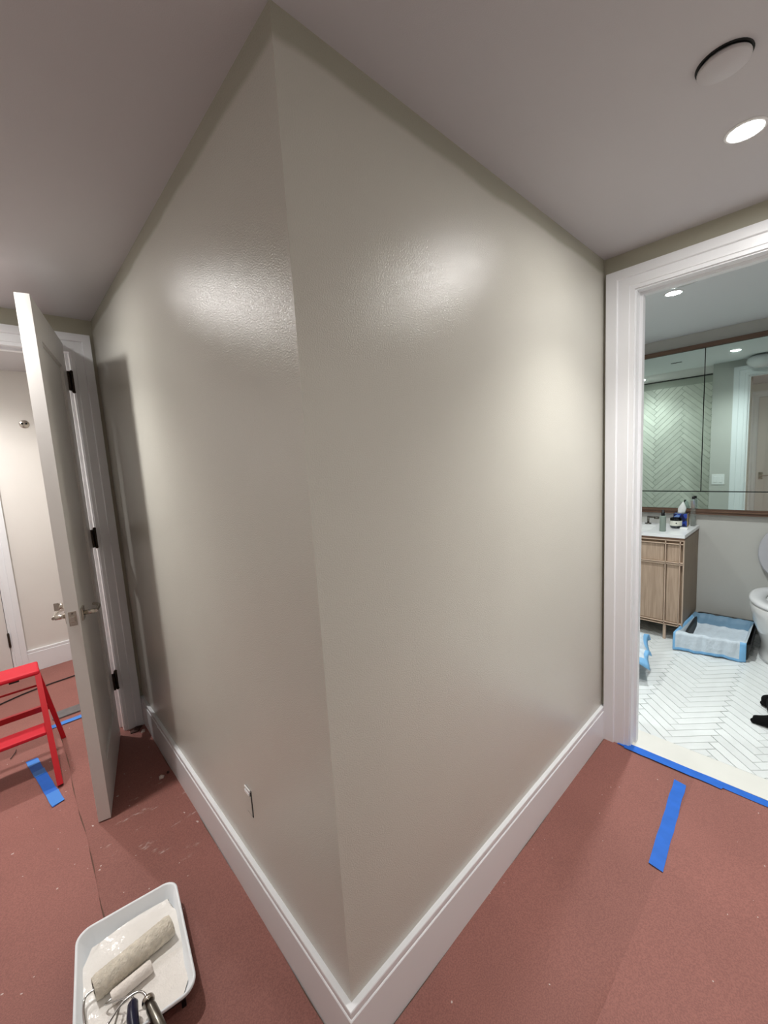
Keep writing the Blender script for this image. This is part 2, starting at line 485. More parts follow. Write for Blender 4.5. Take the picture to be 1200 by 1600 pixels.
# saddle with a gently bowed inner edge
edge = [(1.843, -0.087), (1.838, -0.35), (1.836, -0.55), (1.836, -0.70), (1.838, -0.90)]
b = MB().prism([(1.694, BY0 + 0.002), (1.694, BY1 - 0.002), (LX + T, BY1 - 0.002), (LX + T, -0.06), (1.843, -0.06), (1.840, -0.25), (1.8365, -0.45), (1.836, -0.65), (1.838, -0.95), (LX + T, -0.95), (LX + T, BY0 + 0.002)], -0.004, 0.004)
struct('trim_saddle', b, M['saddle'])


# ---------------------------------------------------------------- trim
def sweep_profile(prof, a, b, na, nb):
    """prof: (offset, height); a, b: wall points; na, nb: offset direction at both ends (mitres)"""
    ra = [Vector((a[0] + na[0] * t, a[1] + na[1] * t, z)) for t, z in prof]
    rb = [Vector((b[0] + nb[0] * t, b[1] + nb[1] * t, z)) for t, z in prof]
    return MB().loft([ra, rb], smooth=False)


BASE = [(0, 0), (0.0175, 0), (0.0175, 0.152), (0.0155, 0.1545), (0.0125, 0.1555), (0.0125, 0.1575), (0.0150, 0.159), (0.0153, 0.174), (0.0140, 0.1764), (0, 0.1764)]
struct('baseboard_left', sweep_profile(BASE, (0, 0), (0, MY), (-1, -1), (-1, 0)), M['trim'])
struct('baseboard_right', sweep_profile(BASE, (0, 0), (LX, 0), (-1, -1), (0, -1)), M['trim'])
struct('baseboard_far', sweep_profile(BASE, (-0.487, 3.53), (0, 3.53), (0, -1), (0, -1)), M['trim'])
struct('baseboard_side', sweep_profile(BASE, (-1.10, 0.13), (-1.10, MY), (1, 0), (1, 0)), M['trim'])
struct('baseboard_rear', sweep_profile(BASE, (-1.10, -1.10), (LX, -1.10), (0, 1), (0, 1)), M['trim'])
struct('baseboard_bathroom', sweep_profile(BASE[:3] + [(0.0, 0.152)], (LX + T, 0.0), (LX + T, 0.165), (1, 0), (1, 0)), M['trim'])

CAS = [(0, 0), (0, 0.024), (0.044, 0.024), (0.047, 0.021), (0.0485, 0.0145), (0.092, 0.0135), (0.0945, 0.0095), (0.113, 0.009), (0.113, 0)]


def casing(name, P0, along, out, w0, w1, top, hw=None, wv=0.113, mat_=None):
    """door casing on three sides. P0: wall plane point; along: unit vector along the wall; out: out of the wall;
    w0 < w1: the opening; top: opening height; mitred corners"""
    A = Vector((*along, 0)); O = Vector((*out, 0)); B0 = Vector((*P0, 0)); mb = MB(); hw = hw or wv
    k = hw / 0.113; kv = wv / 0.113
    pt = lambda s, z, d: B0 + A * s + Vector((0, 0, z)) + O * d
    r0 = [pt(w0 - (0.113 - u) * kv, 0, d) for u, d in CAS]
    r1 = [pt(w0 - (0.113 - u) * kv, top + (0.113 - u) * k, d) for u, d in CAS]
    r2 = [pt(w1 + (0.113 - u) * kv, top + (0.113 - u) * k, d) for u, d in CAS]
    r3 = [pt(w1 + (0.113 - u) * kv, 0, d) for u, d in CAS]
    mb.loft([r0, r1, r2, r3], smooth=False)
    return struct(name, mb, mat_ or M['trim'])


def jamb(name, horizontal_axis, p0, p1, w0, w1, top, stop0, stop1, th=0.006):
    mb = MB()
    def bx(a0, a1, d0, d1, z0, z1):
        if horizontal_axis == 'x': mb.box(a0, a1, d0, d1, z0, z1)
        else: mb.box(d0, d1, a0, a1, z0, z1)
    bx(w0, w0 + th, p0, p1, 0, top); bx(w1 - th, w1, p0, p1, 0, top); bx(w0 + th, w1 - th, p0, p1, top - th, top)
    s = 0.012
    bx(w0 + th, w0 + th + s, stop0, stop1, 0, top - th); bx(w1 - th - s, w1 - th, stop0, stop1, 0, top - th)
    bx(w0 + th + s, w1 - th - s, stop0, stop1, top - th - s, top - th)
    return struct(name, mb, M['trim'])


# bathroom doorway (hall side, jamb, bathroom side)
casing('trim_1', (LX, 0), (0, 1), (-1, 0), BY0, BY1, BH, hw=0.092)
jamb('trim_2', 'y', LX, LX + T, BY0, BY1, BH, LX + 0.045, LX + 0.080)
casing('trim_3', (LX + T, 0), (0, 1), (1, 0), BY0, BY1, BH, hw=0.092)
# doorway with the open door
casing('trim_4', (0, MY), (1, 0), (0, -1), -0.90, -0.113, 2.176, hw=0.094, wv=0.094)
jamb('trim_5', 'x', MY, MY + T, -0.90, -0.113, DH - 0.004, MY + 0.055, MY + 0.09)
casing('trim_6', (0, MY + T), (1, 0), (0, 1), -0.90, -0.113, DH, hw=0.09, wv=0.095)


def panel_leaf(wd, th, ht, mx, mt, mb_, m, parent, name='panel', z0=0.012):
    """shaker leaf in local x (0..wd), y (0..th), recessed panel on both faces"""
    b = MB()
    d = 0.010
    b.box(0, mx, 0, th, z0, ht); b.box(wd - mx, wd, 0, th, z0, ht)
    b.box(mx, wd - mx, 0, th, ht - mt, ht); b.box(mx, wd - mx, 0, th, z0, z0 + mb_)
    fr = b.build('frame', m, parent)
    q = MB(); q.box(mx, wd - mx, d, th - d, z0 + mb_, ht - mt)
    # sticking: a thin bead round the panel
    s = 0.009
    for y0, y1 in ((d - 0.004, d), (th - d, th - d + 0.004)):
        q.box(mx, mx + s, y0, y1, z0 + mb_, ht - mt); q.box(wd - mx - s, wd - mx, y0, y1, z0 + mb_, ht - mt)
        q.box(mx + s, wd - mx - s, y0, y1, ht - mt - s, ht - mt); q.box(mx + s, wd - mx - s, y0, y1, z0 + mb_, z0 + mb_ + s)
    return fr, q.build(name, m, parent)


# door_1: open leaf. free edge corner (-0.301, 1.345), leaf direction to hinge (0.234, 0.972)
th_ = 0.046
dirv = Vector((0.2340, 0.9722, 0)); WD = 0.672
ang = math.atan2(dirv.y, dirv.x)
door1 = empty('door_1', (-0.301, 1.345, 0), ang, kind='structure')     # local +x to the hinge, local +y to the far (left) face
panel_leaf(WD, th_, 2.208, 0.115, 0.14, 0.20, M['door'], door1)
# hinges
for zc in (2.02, 1.175, 0.335):
    h = MB()
    HX, HY = 0.700, -0.016
    h.lathe([(0.0075, -0.052), (0.0075, 0.052)], 10, Matrix.Translation((HX, HY, zc)))
    h.lathe([(0.0095, 0.052), (0.005, 0.059)], 10, Matrix.Translation((HX, HY, zc)))
    h.lathe([(0.005, -0.059), (0.0095, -0.052)], 10, Matrix.Translation((HX, HY, zc)))
    h.box(WD, WD + 0.002, -0.002, 0.034, zc - 0.05, zc + 0.05)
    h.box(WD, HX, HY + 0.006, HY + 0.009, zc - 0.05, zc + 0.05)
    h.box(WD, WD + 0.003, HY + 0.006, 0.0, zc - 0.05, zc + 0.05)
    h.build('hinge', M['bronze'], door1)
# latch plate on the free edge
zl = 0.935
lp = MB().box(-0.0018, 0.0002, 0.009, 0.037, zl - 0.030, zl + 0.030, bev=0.0006).build('latch_plate', M['nickel'], door1)
MB().box(-0.010, -0.0018, 0.015, 0.031, zl - 0.014, zl + 0.010, bev=0.0015).build('latch_bolt', M['nickel'], lp)
MB().lathe([(0.0035, 0), (0.003, 0.001)], 8, Matrix.Translation((-0.0028, 0.023, zl + 0.021)) @ Matrix.Rotation(PI / 2, 4, 'Y')).build('screw', M['gun'], lp)
for s, y0 in ((-1, 0.0), (1, th_)):
    g = MB()
    xr = 0.062
    g.box(xr - 0.027, xr + 0.027, min(y0, y0 + s * 0.008), max(y0, y0 + s * 0.008), zl - 0.027, zl + 0.027, bev=0.0015)
    hd = g.build('door_handle', M['nickel'], door1)
    g = MB()
    g.tube([(xr, y0 + s * 0.008, zl), (xr, y0 + s * 0.046, zl)], 0.010, 12)
    g.tube(curve_pts([(xr - 0.006, y0 + s * 0.050, zl), (xr + 0.03, y0 + s * 0.053, zl), (xr + 0.085, y0 + s * 0.052, zl), (xr + 0.112, y0 + s * 0.040, zl + 0.001), (xr + 0.122, y0 + s * 0.028, zl + 0.002)]),
           0.0072, 8)
    g.build('lever', M['nickel'], hd)
    if s > 0:   # thumb turn on the far side
        g = MB(); g.tube([(xr - 0.02, y0 + 0.008, zl + 0.05), (xr - 0.02, y0 + 0.022, zl + 0.05)], 0.012, 12)
        g.box(xr - 0.023, xr - 0.017, y0 + 0.022, y0 + 0.040, zl + 0.034, zl + 0.066, bev=0.001)
        g.build('thumb_turn', M['nickel'], hd)


def closed_door(name, P0, along, out, w0, w1, top, hinge_right=True):
    a = math.atan2(along[1], along[0])
    e = empty(name, (P0[0] + along[0] * w0, P0[1] + along[1] * w0, 0), a, kind='structure')
    sgn = along[0] * out[1] - along[1] * out[0]       # local y sign of 'out'
    wd = w1 - w0
    b = MB(); m_ = 0.105
    f = lambda d0, d1: (min(sgn * d0, sgn * d1), max(sgn * d0, sgn * d1))
    y0, y1 = f(0.002, 0.014)
    b.box(0.003, m_, y0, y1, 0.012, top - 0.004); b.box(wd - m_, wd - 0.003, y0, y1, 0.012, top - 0.004)
    b.box(m_, wd - m_, y0, y1, top - 0.13, top - 0.004); b.box(m_, wd - m_, y0, y1, 0.012, 0.20)
    b.build('frame', M['door'], e)
    y0, y1 = f(0.002, 0.006)
    MB().box(m_, wd - m_, y0, y1, 0.20, top - 0.13).build('panel', M['door'], e)
    y0, y1 = f(0.0005, 0.002)
    MB().box(0, wd, y0, y1, 0.0, top).build('rebate', M['gap'], e)
    return e, wd, sgn


# door in the vestibule's far wall, hinge side to the right
d4, wd, sg = closed_door('door_2', (0, 3.53), (1, 0), (0, -1), -1.09, -0.574, 2.14)
for zc in (0.30, 1.15, 1.95):
    MB().lathe([(0.004, -0.06), (0.0075, -0.05), (0.0075, 0.05), (0.004, 0.06)], 10, Matrix.Translation((wd, sg * 0.018, zc))).build('hinge', M['bronze'], d4)
casing('trim_7', (0, 3.53), (1, 0), (0, -1), -1.0895, -0.574, 2.14, wv=0.088, hw=0.09)
# door in the hall's other side wall (seen in the bathroom mirror)
d5, wd, sg = closed_door('door_3', (-1.10, 0), (0, 1), (1, 0), -0.80, 0.02, 2.15)
g = MB().box(wd - 0.085, wd - 0.035, sg * 0.014 if sg > 0 else sg * 0.02, sg * 0.02 if sg > 0 else sg * 0.014, 0.87, 0.98, bev=0.001)
lk = g.build('door_handle', M['nickel'], d5)
MB().tube([(wd - 0.06, sg * 0.02, 0.925), (wd - 0.06, sg * 0.055, 0.925), (wd - 0.09, sg * 0.06, 0.925), (wd - 0.17, sg * 0.058, 0.925)], 0.007, 8).build('lever', M['nickel'], lk)
casing('trim_8', (-1.10, 0), (0, 1), (1, 0), -0.80, 0.02, 2.15, hw=0.09, wv=0.105)

# ---------------------------------------------------------------- recessed lights and the added fill light
LAB = {0: ('round recessed ceiling light in the hall near the open white door', 'ceiling light'),
       1: ('bright round recessed hall ceiling light near the bathroom doorway', 'ceiling light'),
       2: ('round recessed ceiling light above the marble bathroom floor', 'ceiling light'),
       3: ('round recessed light in the shower ceiling beside the tiled wall, seen in the mirror', 'ceiling light'),
       4: ('round recessed ceiling light in the lobby beyond the open door', 'ceiling light'),
       5: ('unseen fill light added in the ceiling at the bend of the hall', 'ceiling light')}
for i, (nm, (x, y), pw, c, ls, beam) in enumerate(LAMPS):
    r = 0.036
    e = empty('ceiling_light', (x, y, H), label=LAB[i][0], cat=LAB[i][1])
    MB().lathe([(r + 0.012, 0.0), (r + 0.012, -0.002), (r + 0.009, -0.004), (r + 0.001, -0.004), (r, -0.001)], 32, caps=False).build('trim_ring', M['white'], e)
    lm = mat('lamp_lens_%s_%d' % (nm, i), (1, 1, 1), emit=c, estr=ls)
    MB().lathe([(r, -0.0022), (r * 0.6, -0.003), (0.001, -0.0032)], 32).build('lens', lm, e)
    ld = bpy.data.lights.new('lamp', 'SPOT'); ld.energy = pw; ld.color = c
    ld.spot_size = math.radians(beam); ld.spot_blend = 1.0; ld.shadow_soft_size = 0.03
    lo = bpy.data.objects.new('lamp', ld); COL.objects.link(lo); lo.parent = e; lo.location = (0, 0, -0.012)

# round cover hanging slightly open on the ceiling
e = empty('ceiling_cover', (0.845, -0.536, H), label='round white cover plate hanging loose from the hall ceiling beside the light', cat='ceiling cover')
o = MB().lathe([(0.0486, -0.001), (0.0495, -0.003), (0.0495, -0.0075), (0.0477, -0.009), (0.002, -0.0095)], 40).build('plate', M['ceil'], e)
o.rotation_euler = (0.0, -0.05, -0.2); o.location = (0, 0, -0.003)
MB().lathe([(0.0531, 0.0), (0.0527, -0.0012), (0.044, -0.0012), (0.044, 0)], 40, caps=False).build('rim', M['gap'], e)

# ================================================================ FLOOR COVERING
def sheet(name, x0, x1, y0, y1, z, m, label, seed, wav=0.006, nx=None, ny=None, amp=0.0016):
    rnd = random.Random(11)
    step = 0.05
    nx = max(2, int((x1 - x0) / step)); ny = max(2, int((y1 - y0) / step))
    ph = [rnd.uniform(0, 6) for _ in range(8)]
    def hgt(x, y):
        return z + amp * (1 + math.sin(7 * x + 3 * y + ph[0]) * math.sin(5.5 * y - 2 * x + ph[1])) * 0.5 + amp * 0.5 * (1 + math.sin(21 * x + 13 * y + ph[2])) * 0.5
    vs = []; fs = []
    fx = [i / nx for i in range(nx + 1)]; fx = [0, 0.008 / (x1 - x0)] + fx[1:-1] + [1 - 0.008 / (x1 - x0), 1]
    fy = [j / ny for j in range(ny + 1)]; fy = [0, 0.008 / (y1 - y0)] + fy[1:-1] + [1 - 0.008 / (y1 - y0), 1]
    nx += 2; ny += 2
    for i in range(nx + 1):
        for j in range(ny + 1):
            x = x0 + (x1 - x0) * fx[i]; y = y0 + (y1 - y0) * fy[j]
            lift = 0.0016 * max(0, math.sin(6.3 * (x + y) + seed)) if (i in (0, nx) or j in (0, ny)) else 0
            if i in (0, nx): x += wav * math.sin(9 * y + ph[3]) * 0.5 + 0.0016 * math.sin(23 * y + 2.3 * seed)
            if j in (0, ny): y += wav * math.sin(9 * x + ph[4]) * 0.5
            vs.append((x, y, hgt(x, y) + lift))
    for i in range(nx):
        for j in range(ny):
            a = i * (ny + 1) + j; fs.append((a, a + ny + 1, a + ny + 2, a + 1))
    o = MB().add(vs, fs, True).build(name, m)
    return tag(o, label, 'floor paper', 'red paper sheets covering the hall floor')


sheet('floor_paper', -1.085, 1.66, -0.4010, -0.018, 0.0, M['paper'], 'red floor paper sheet running along the baseboard towards the bathroom doorway', 1)
sheet('floor_paper', -1.085, 1.655, -1.085, -0.400, 0.0010, M['paper2'], 'red floor paper sheet with the long blue tape piece at its edge, before the bathroom', 2)
sheet('floor_paper', -0.396, -0.018, -0.02, 2.44, 0.0045, M['paper'], 'red floor paper sheet with white scuffs between the tray and the baseboard', 3)
sheet('floor_paper', -1.085, -0.398, -0.02, 2.43, 0.0056, M['paper2'], 'red floor paper sheet under the red step stool and the open side of the door', 4)
sheet('floor_paper', -1.085, -0.005, 2.435, 3.51, 0.0015, M['paper2'], 'red floor paper sheet in the lobby beyond the doorway under the black cable', 5)
PZ = 0.0095   # top of the paper on the left


def tape(name, pts, wd, z, m, label, seed=0, th=0.0006):
    """a strip of tape following the points, ragged ends"""
    rnd = random.Random(seed); P = [Vector((*p, 0)) for p in pts]; L_ = []; R_ = []
    for i, p in enumerate(P):
        d = (P[min(i + 1, len(P) - 1)] - P[max(i - 1, 0)]).normalized(); n = Vector((-d.y, d.x, 0))
        j = rnd.uniform(-0.0015, 0.0015); k = d * rnd.uniform(-0.008, 0.008) if i in (0, len(P) - 1) else Vector((0, 0, 0))
        zz = z[i] if isinstance(z, (list, tuple)) else z
        up = Vector((0, 0, zz + rnd.uniform(0, 0.0006)))
        L_.append(p + n * (wd / 2 + j) + k + up); R_.append(p - n * (wd / 2 - j) - k * 0.5 + up)
    vs = L_ + R_; n = len(P)
    fs = [(i, i + 1, n + i + 1, n + i) for i in range(n - 1)]
    o = MB().add(vs, fs).build(name, m)
    md = o.modifiers.new('thick', 'SOLIDIFY'); md.thickness = th; md.offset = 1
    return tag(o, label, 'tape')


def ln(a, b, n): return [(a[0] + (b[0] - a[0]) * i / n, a[1] + (b[1] - a[1]) * i / n) for i in range(n + 1)]


tape('tape_strip', ln((1.060, -0.392), (1.566, -0.364), 10), 0.045, 0.0052, M['tape'], 'single blue tape strip stuck on the red paper before the bathroom doorway', 1)
tape('tape_strip', ln((1.672, -0.085), (1.668, -1.05), 18), 0.040, 0.0052, M['tape'], 'blue tape along the edge of the marble doorway saddle', 2)
tape('tape_strip', ln((1.655, -0.115), (1.652, -0.50), 10), 0.026, 0.0060, M['tape'], 'short second layer of blue tape beside the bathroom door casing', 3)
tape('tape_strip', ln((-0.462, 1.632), (-0.537, 2.128), 10), 0.047, PZ, M['tape'], 'creased blue tape strip on the floor beside the red stool leg', 4)
tp = bpy.data.objects['tape_strip.003']
for t0, t1 in ((0.0, 0.22), (0.62, 0.72), (0.86, 0.97)):
    a = (-0.462 + (-0.075) * t0, 1.632 + 0.496 * t0); c = (-0.462 + (-0.075) * t1, 1.632 + 0.496 * t1)
    q = tape('tape_fold', ln(a, c, 3), 0.049, PZ + 0.0013, M['tape_pale'], None, 9)
    for k in ('label', 'category'):
        if k in q: del q[k]
    q.parent = tp
tape('tape_strip', ln((-0.20, 2.425), (-1.05, 2.405), 16), 0.042, PZ, M['tape_pale'], 'pale blue tape across the floor at the open doorway behind the stool', 5)


def torn(name, poly, z, m, label, cat, th=0.004, seed=0, parent=None):
    rnd = random.Random(seed); n = len(poly)
    cx = sum(p[0] for p in poly) / n; cy = sum(p[1] for p in poly) / n
    vs = [(x, y, z + rnd.uniform(0, th)) for x, y in poly] + [(cx, cy, z + th * 1.5)] + [(x, y, z - 0.0002) for x, y in poly]
    fs = [(i, (i + 1) % n, n) for i in range(n)] + [(i, n + 1 + i, n + 1 + (i + 1) % n, (i + 1) % n) for i in range(n)] + [tuple(range(2 * n, n, -1))]
    o = MB().add(vs, fs).build(name, m)
    return tag(o, label, cat)


torn('paper_scrap', [(-0.10, 1.965), (-0.06, 1.955), (-0.045, 1.985), (-0.03, 2.0), (-0.06, 2.012), (-0.095, 2.008)], PZ - 0.003, M['darkscrap'], 'dark crumpled paper scrap at the foot of the door casing', 'paper scrap', 0.012, 3)
torn('paper_scrap', [(-0.055, 1.93), (-0.035, 1.925), (-0.028, 1.95), (-0.04, 1.962)], PZ - 0.003, M['scrap'], 'small pale torn scrap beside the baseboard behind the door', 'paper scrap', 0.008, 4)
torn('plaster_crumb', [(-0.082, 1.44), (-0.066, 1.432), (-0.058, 1.444), (-0.068, 1.458), (-0.08, 1.455)], PZ - 0.003, M['scrap'], 'larger plaster crumb on the paper near the baseboard', 'debris', 0.008, 5)
torn('plaster_crumb', [(-0.045, 1.455), (-0.034, 1.45), (-0.03, 1.462), (-0.04, 1.468)], PZ - 0.003, M['darkscrap'], 'smaller dark crumb right against the baseboard', 'debris', 0.006, 6)
# rounded grey offcut past the tape
pts = []
for cx, cy, a0 in ((-0.275, 2.585, 0), (-0.40, 2.585, 90), (-0.40, 2.525, 180), (-0.275, 2.525, 270)):
    for k in range(4):
        a = math.radians(a0 + 30 * k); pts.append((cx + 0.02 * math.cos(a), cy + 0.02 * math.sin(a)))
o = MB().prism(pts, 0.0045, 0.0115).build('foam_offcut', M['grey'])
tag(o, 'flat grey rounded offcut on the floor beyond the blue doorway tape', 'offcut')
# power cable
cp = curve_pts([(-1.04, 2.80, 0.010), (-0.85, 2.96, 0.010), (-0.664, 3.04, 0.010), (-0.53, 3.095, 0.010), (-0.384, 3.122, 0.010), (-0.248, 3.132, 0.010), (-0.10, 3.16, 0.010), (-0.03, 3.22, 0.010)], 6)
tag(MB().tube(cp, 0.0048, 8).build('power_cable', M['cord']), 'black cable lying across the lobby floor beyond the red stool', 'cable')
# small dark twig of wire by the stool
tag(MB().tube([(-0.62, 2.22, 0.014), (-0.60, 2.265, 0.016), (-0.595, 2.30, 0.014)], 0.002, 6).build('wire_offcut', M['cord']), 'tiny dark wire offcut on the floor under the red stool', 'wire')

# ================================================================ THINGS ON THE WALLS
# opening for an outlet in the left wall, with a painted insert not quite covering it
e = empty('outlet_opening', (0, 0.518, 0.407), label='small unfinished outlet cutout low in the wall left of the corner', cat='outlet')
b = MB()
y0, y1, z0, z1 = -0.023, 0.023, -0.048, 0.048
b.box(-0.0012, 0.0, y0, y1, z0, z1)
b.build('recess', M['gap'], e)
MB().box(-0.0032, -0.0012, y0 + 0.0040, y1 - 0.001, z0 + 0.0055, z1 - 0.022, bev=0.0006).build('insert', M['wall'], e)
MB().box(-0.0050, -0.0012, y0 + 0.003, y1 - 0.002, z1 - 0.0055, z1 + 0.001, bev=0.0006).build('ear', M['white'], e)
MB().box(-0.0055, -0.0012, y0 + 0.010, y1 - 0.002, z1 - 0.022, z1 - 0.013, bev=0.0006).build('ear', M['white'], e)
# round metal plate with two screws on the vestibule wall
e = empty('wall_plate', (-0.276, 3.53, 1.955), label='small round metal plate with two screws high on the lobby wall', cat='wall plate')
RX = Matrix.Rotation(PI / 2, 4, 'X')
MB().lathe([(0.031, 0), (0.031, 0.003), (0.027, 0.006), (0.001, 0.007)], 28, RX).build('plate', M['nickel'], e)
for s in (-1, 1):
    MB().lathe([(0.007, 0.005), (0.007, 0.0095), (0.004, 0.0105)], 12, Matrix.Translation((s * 0.013, 0, 0.004)) @ RX).build('screw', M['gap'], e)
# light switch beside the bathroom door (in the mirror)
e = empty('light_switch', (LX + T, 0.087, 1.075), label='white two-gang light switch beside the bathroom door, seen in the mirror', cat='light switch')
MB().box(0.0, 0.006, -0.057, 0.057, -0.058, 0.058, bev=0.002).build('plate', M['white'], e)
for y in (-0.024, 0.024):
    MB().box(0.006, 0.010, y - 0.016, y + 0.016, -0.033, 0.033, bev=0.0015).build('rocker', M['white'], e)

# ================================================================ RED STEP STOOL
st = empty('step_stool', (-0.65, 1.98, PZ), label='red metal folding step stool standing in front of the open doorway', cat='step stool')
sx, sy, sz = -0.65, 1.98, PZ
XR, XL = 0.192, -0.192
def rel(x, y, z): return (x - sx, y - sy, z - sz)
def bar(mb, a, b, w, d):
    """flat bar from a to b: w along x, d across"""
    a = Vector(a); b = Vector(b); t = (b - a).normalized(); X = Vector((1, 0, 0)); X = (X - t * X.dot(t)).normalized(); Y = t.cross(X)
    ra = [a + X * i * w / 2 + Y * j * d / 2 for i, j in ((-1, -1), (1, -1), (1, 1), (-1, 1))]
    rb = [p + (b - a) for p in ra]
    mb.loft([ra, rb], smooth=False)
for s in (1, -1):
    fx = -0.443 - sx if s > 0 else -(-0.443 - sx)
    tx = fx - s * 0.012
    m1 = MB(); bar(m1, (fx, 1.772 - sy, 0.0), (tx, 2.085 - sy, 0.478), 0.024, 0.042); m1.build('leg', M['red'], st)
    rx = (-0.388 - sx) * s
    m1 = MB(); bar(m1, (rx, 2.245 - sy, 0.0), (tx, 2.165 - sy, 0.470), 0.022, 0.030); m1.build('leg', M['red'], st)
m1 = MB(); m1.box(-0.205, 0.205, 2.06 - sy, 2.225 - sy, 0.478, 0.502, bev=0.009); m1.build('tread', M['red_pad'], st)
m1 = MB(); m1.box(-0.190, 0.190, 1.885 - sy, 2.00 - sy, 0.222, 0.240, bev=0.005); m1.build('tread', M['red_pad'], st)
m1 = MB(); bar(m1, (-0.23, 2.205 - sy, 0.232), (0.23, 2.205 - sy, 0.232), 0.0, 0.0) if False else m1.box(-0.232, 0.232, 2.196 - sy, 2.216 - sy, 0.215, 0.245); m1.build('crossbar', M['red'], st)
m1 = MB(); m1.tube([(-0.210, 2.19 - sy, 0.375), (0.210, 2.19 - sy, 0.375)], 0.006, 8); m1.build('brace', M['red'], st)
m1 = MB(); m1.box(0.08, 0.12, 2.09 - sy, 2.13 - sy, 0.462, 0.478); m1.build('catch', M['black'], st)

# ================================================================ PAINT TRAY AND ROLLERS
TC = Vector((-0.362, 0.598, PZ)); TA = math.atan2(-0.36, -0.048) + PI / 2   # local -y is the near (ramp) end
tr = empty('paint_tray', TC, TA, label='white plastic paint tray full of wet cream paint on the red paper', cat='paint tray')


def rrect(hx, hy, r, cx=0, cy=0, seg=6):
    out = []
    for sx_, sy_, a0 in ((1, 1, 0), (-1, 1, 90), (-1, -1, 180), (1, -1, 270)):
        for k in range(seg + 1):
            a = math.radians(a0 + 90 * k / seg)
            out.append((cx + sx_ * (hx - r) + r * math.cos(a), cy + sy_ * (hy - r) + r * math.sin(a)))
    return out


def floor_h(y):
    """inside floor of the tray: well at the far end (+y), ramp up to the near end (-y)"""
    return 0.012 if y > 0.06 else 0.012 + (0.06 - y) / 0.24 * 0.036


ZR = 0.072
rings = []
for hx, hy, r, kind in ((0.142, 0.192, 0.040, 'lipout'), (0.143, 0.193, 0.041, 'liptop'), (0.139, 0.189, 0.038, 'liptop2'), (0.135, 0.185, 0.036, 'in'), (0.122, 0.172, 0.030, 'floor'), (0.08, 0.12, 0.02, 'floor'), (0.03, 0.05, 0.01, 'floor')):
    ring = []
    for x, y in rrect(hx, hy, r):
        z = {'lipout': ZR - 0.009, 'liptop': ZR - 0.002, 'liptop2': ZR, 'in': ZR - 0.004}.get(kind)
        if z is None: z = floor_h(y)
        ring.append(Vector((x, y, z)))
    rings.append(ring)
b = MB(); b.loft(rings, caps=False); n0 = len(b.v); nn = len(rings[0]); b.f.append(tuple(range(n0 - nn, n0))); b.sm.append(True); b.mi.append(0)
b.build('liner', M['tray'], tr)
rings = []
for hx, hy, r, z in ((0.1395, 0.1895, 0.039, ZR - 0.010), (0.1380, 0.188, 0.038, ZR - 0.012)):
    rings.append([Vector((x, y, z)) for x, y in rrect(hx, hy, r)])
rings.append([Vector((x, y, max(0.002, floor_h(y) - 0.008))) for x, y in rrect(0.127, 0.177, 0.03)])
MB().loft(rings, caps=False).build('outer_tray', M['tray_dark'], tr)
for s in (-1, 1):
    MB().box(s * 0.105 - 0.006, s * 0.105 + 0.006, -0.165, -0.135, 0.0, 0.036, bev=0.002).build('leg', M['tray_dark'], tr)
# paint: pool in the well and a film on the ramp
def grid_surface(x0, x1, y0, y1, nx, ny, fz, mask=None):
    vs = []; fs = []
    for i in range(nx + 1):
        for j in range(ny + 1):
            x = x0 + (x1 - x0) * i / nx; y = y0 + (y1 - y0) * j / ny; vs.append((x, y, fz(x, y)))
    for i in range(nx):
        for j in range(ny):
            a = i * (ny + 1) + j; fs.append((a, a + ny + 1, a + ny + 2, a + 1))
    return vs, fs
def pz(x, y):
    w_ = 0.0012 * math.sin(40 * x + 15 * y) + 0.001 * math.sin(70 * y - 22 * x)
    base = max(0.038, floor_h(y) + 0.0035)
    # climbs a little up the walls
    return base + w_
vs, fs = grid_surface(-0.1275, 0.1275, -0.172, 0.150, 34, 40, pz)
po = []
for (x, y, z) in vs:
    k = 1.0
    lim = 0.1275 - max(0, (-y - 0.130)) * 0.5 - max(0, y - 0.10) * (0.5 + 0.4 * math.sin(50 * x))
    x = max(-lim, min(lim, x))
    y = y + 0.012 * math.sin(14 * x + 1) * max(0, y) / 0.13
    po.append((x, y, z))
b = MB(); b.add(po, fs, True); pa = b.build('wet_paint', [M['paint'], M['paint_film']], tr)
for p_ in pa.data.polygons:
    if p_.center.y < -0.045 + 0.02 * math.sin(20 * p_.center.x): p_.material_index = 1
TM = Matrix.Translation(TC) @ Matrix.Rotation(TA, 4, 'Z')
TI = TM.inverted()


def roller(name, a, b, r, nap, label, seed, core=True, bump=0.0012):
    a = Vector(a); b = Vector(b); ax = (b - a).normalized(); L_ = (b - a).length
    e = empty(name, a, label=label, cat='paint roller')
    q = ax.to_track_quat('Z', 'Y').to_matrix().to_4x4()
    rnd = random.Random(seed); rings = []; seg = 40; nl = 48
    for i in range(nl + 1):
        t = i / nl; rr_ = r * (1 - 0.10 * math.exp(-((min(t, 1 - t)) / 0.03) ** 2))
        rings.append([q @ Vector(((rr_ + rnd.uniform(-bump, bump)) * math.cos(2 * PI * k / seg), (rr_ + rnd.uniform(-bump, bump)) * math.sin(2 * PI * k / seg), t * L_)) for k in range(seg)])
    mb = MB().loft(rings, caps=False)
    for z_, rg in ((0.0, rings[0]), (L_, rings[-1])):
        inner = [q @ Vector((r * 0.55 * math.cos(2 * PI * k / seg), r * 0.55 * math.sin(2 * PI * k / seg), z_)) for k in range(seg)]
        mb.loft([rg, inner], caps=False)
    mb.build('sleeve', nap, e)
    c = MB().lathe([(r * 0.55, 0.002), (r * 0.55, L_ - 0.002)], 20, q); c.build('core', M['label'], e)
    return e, a


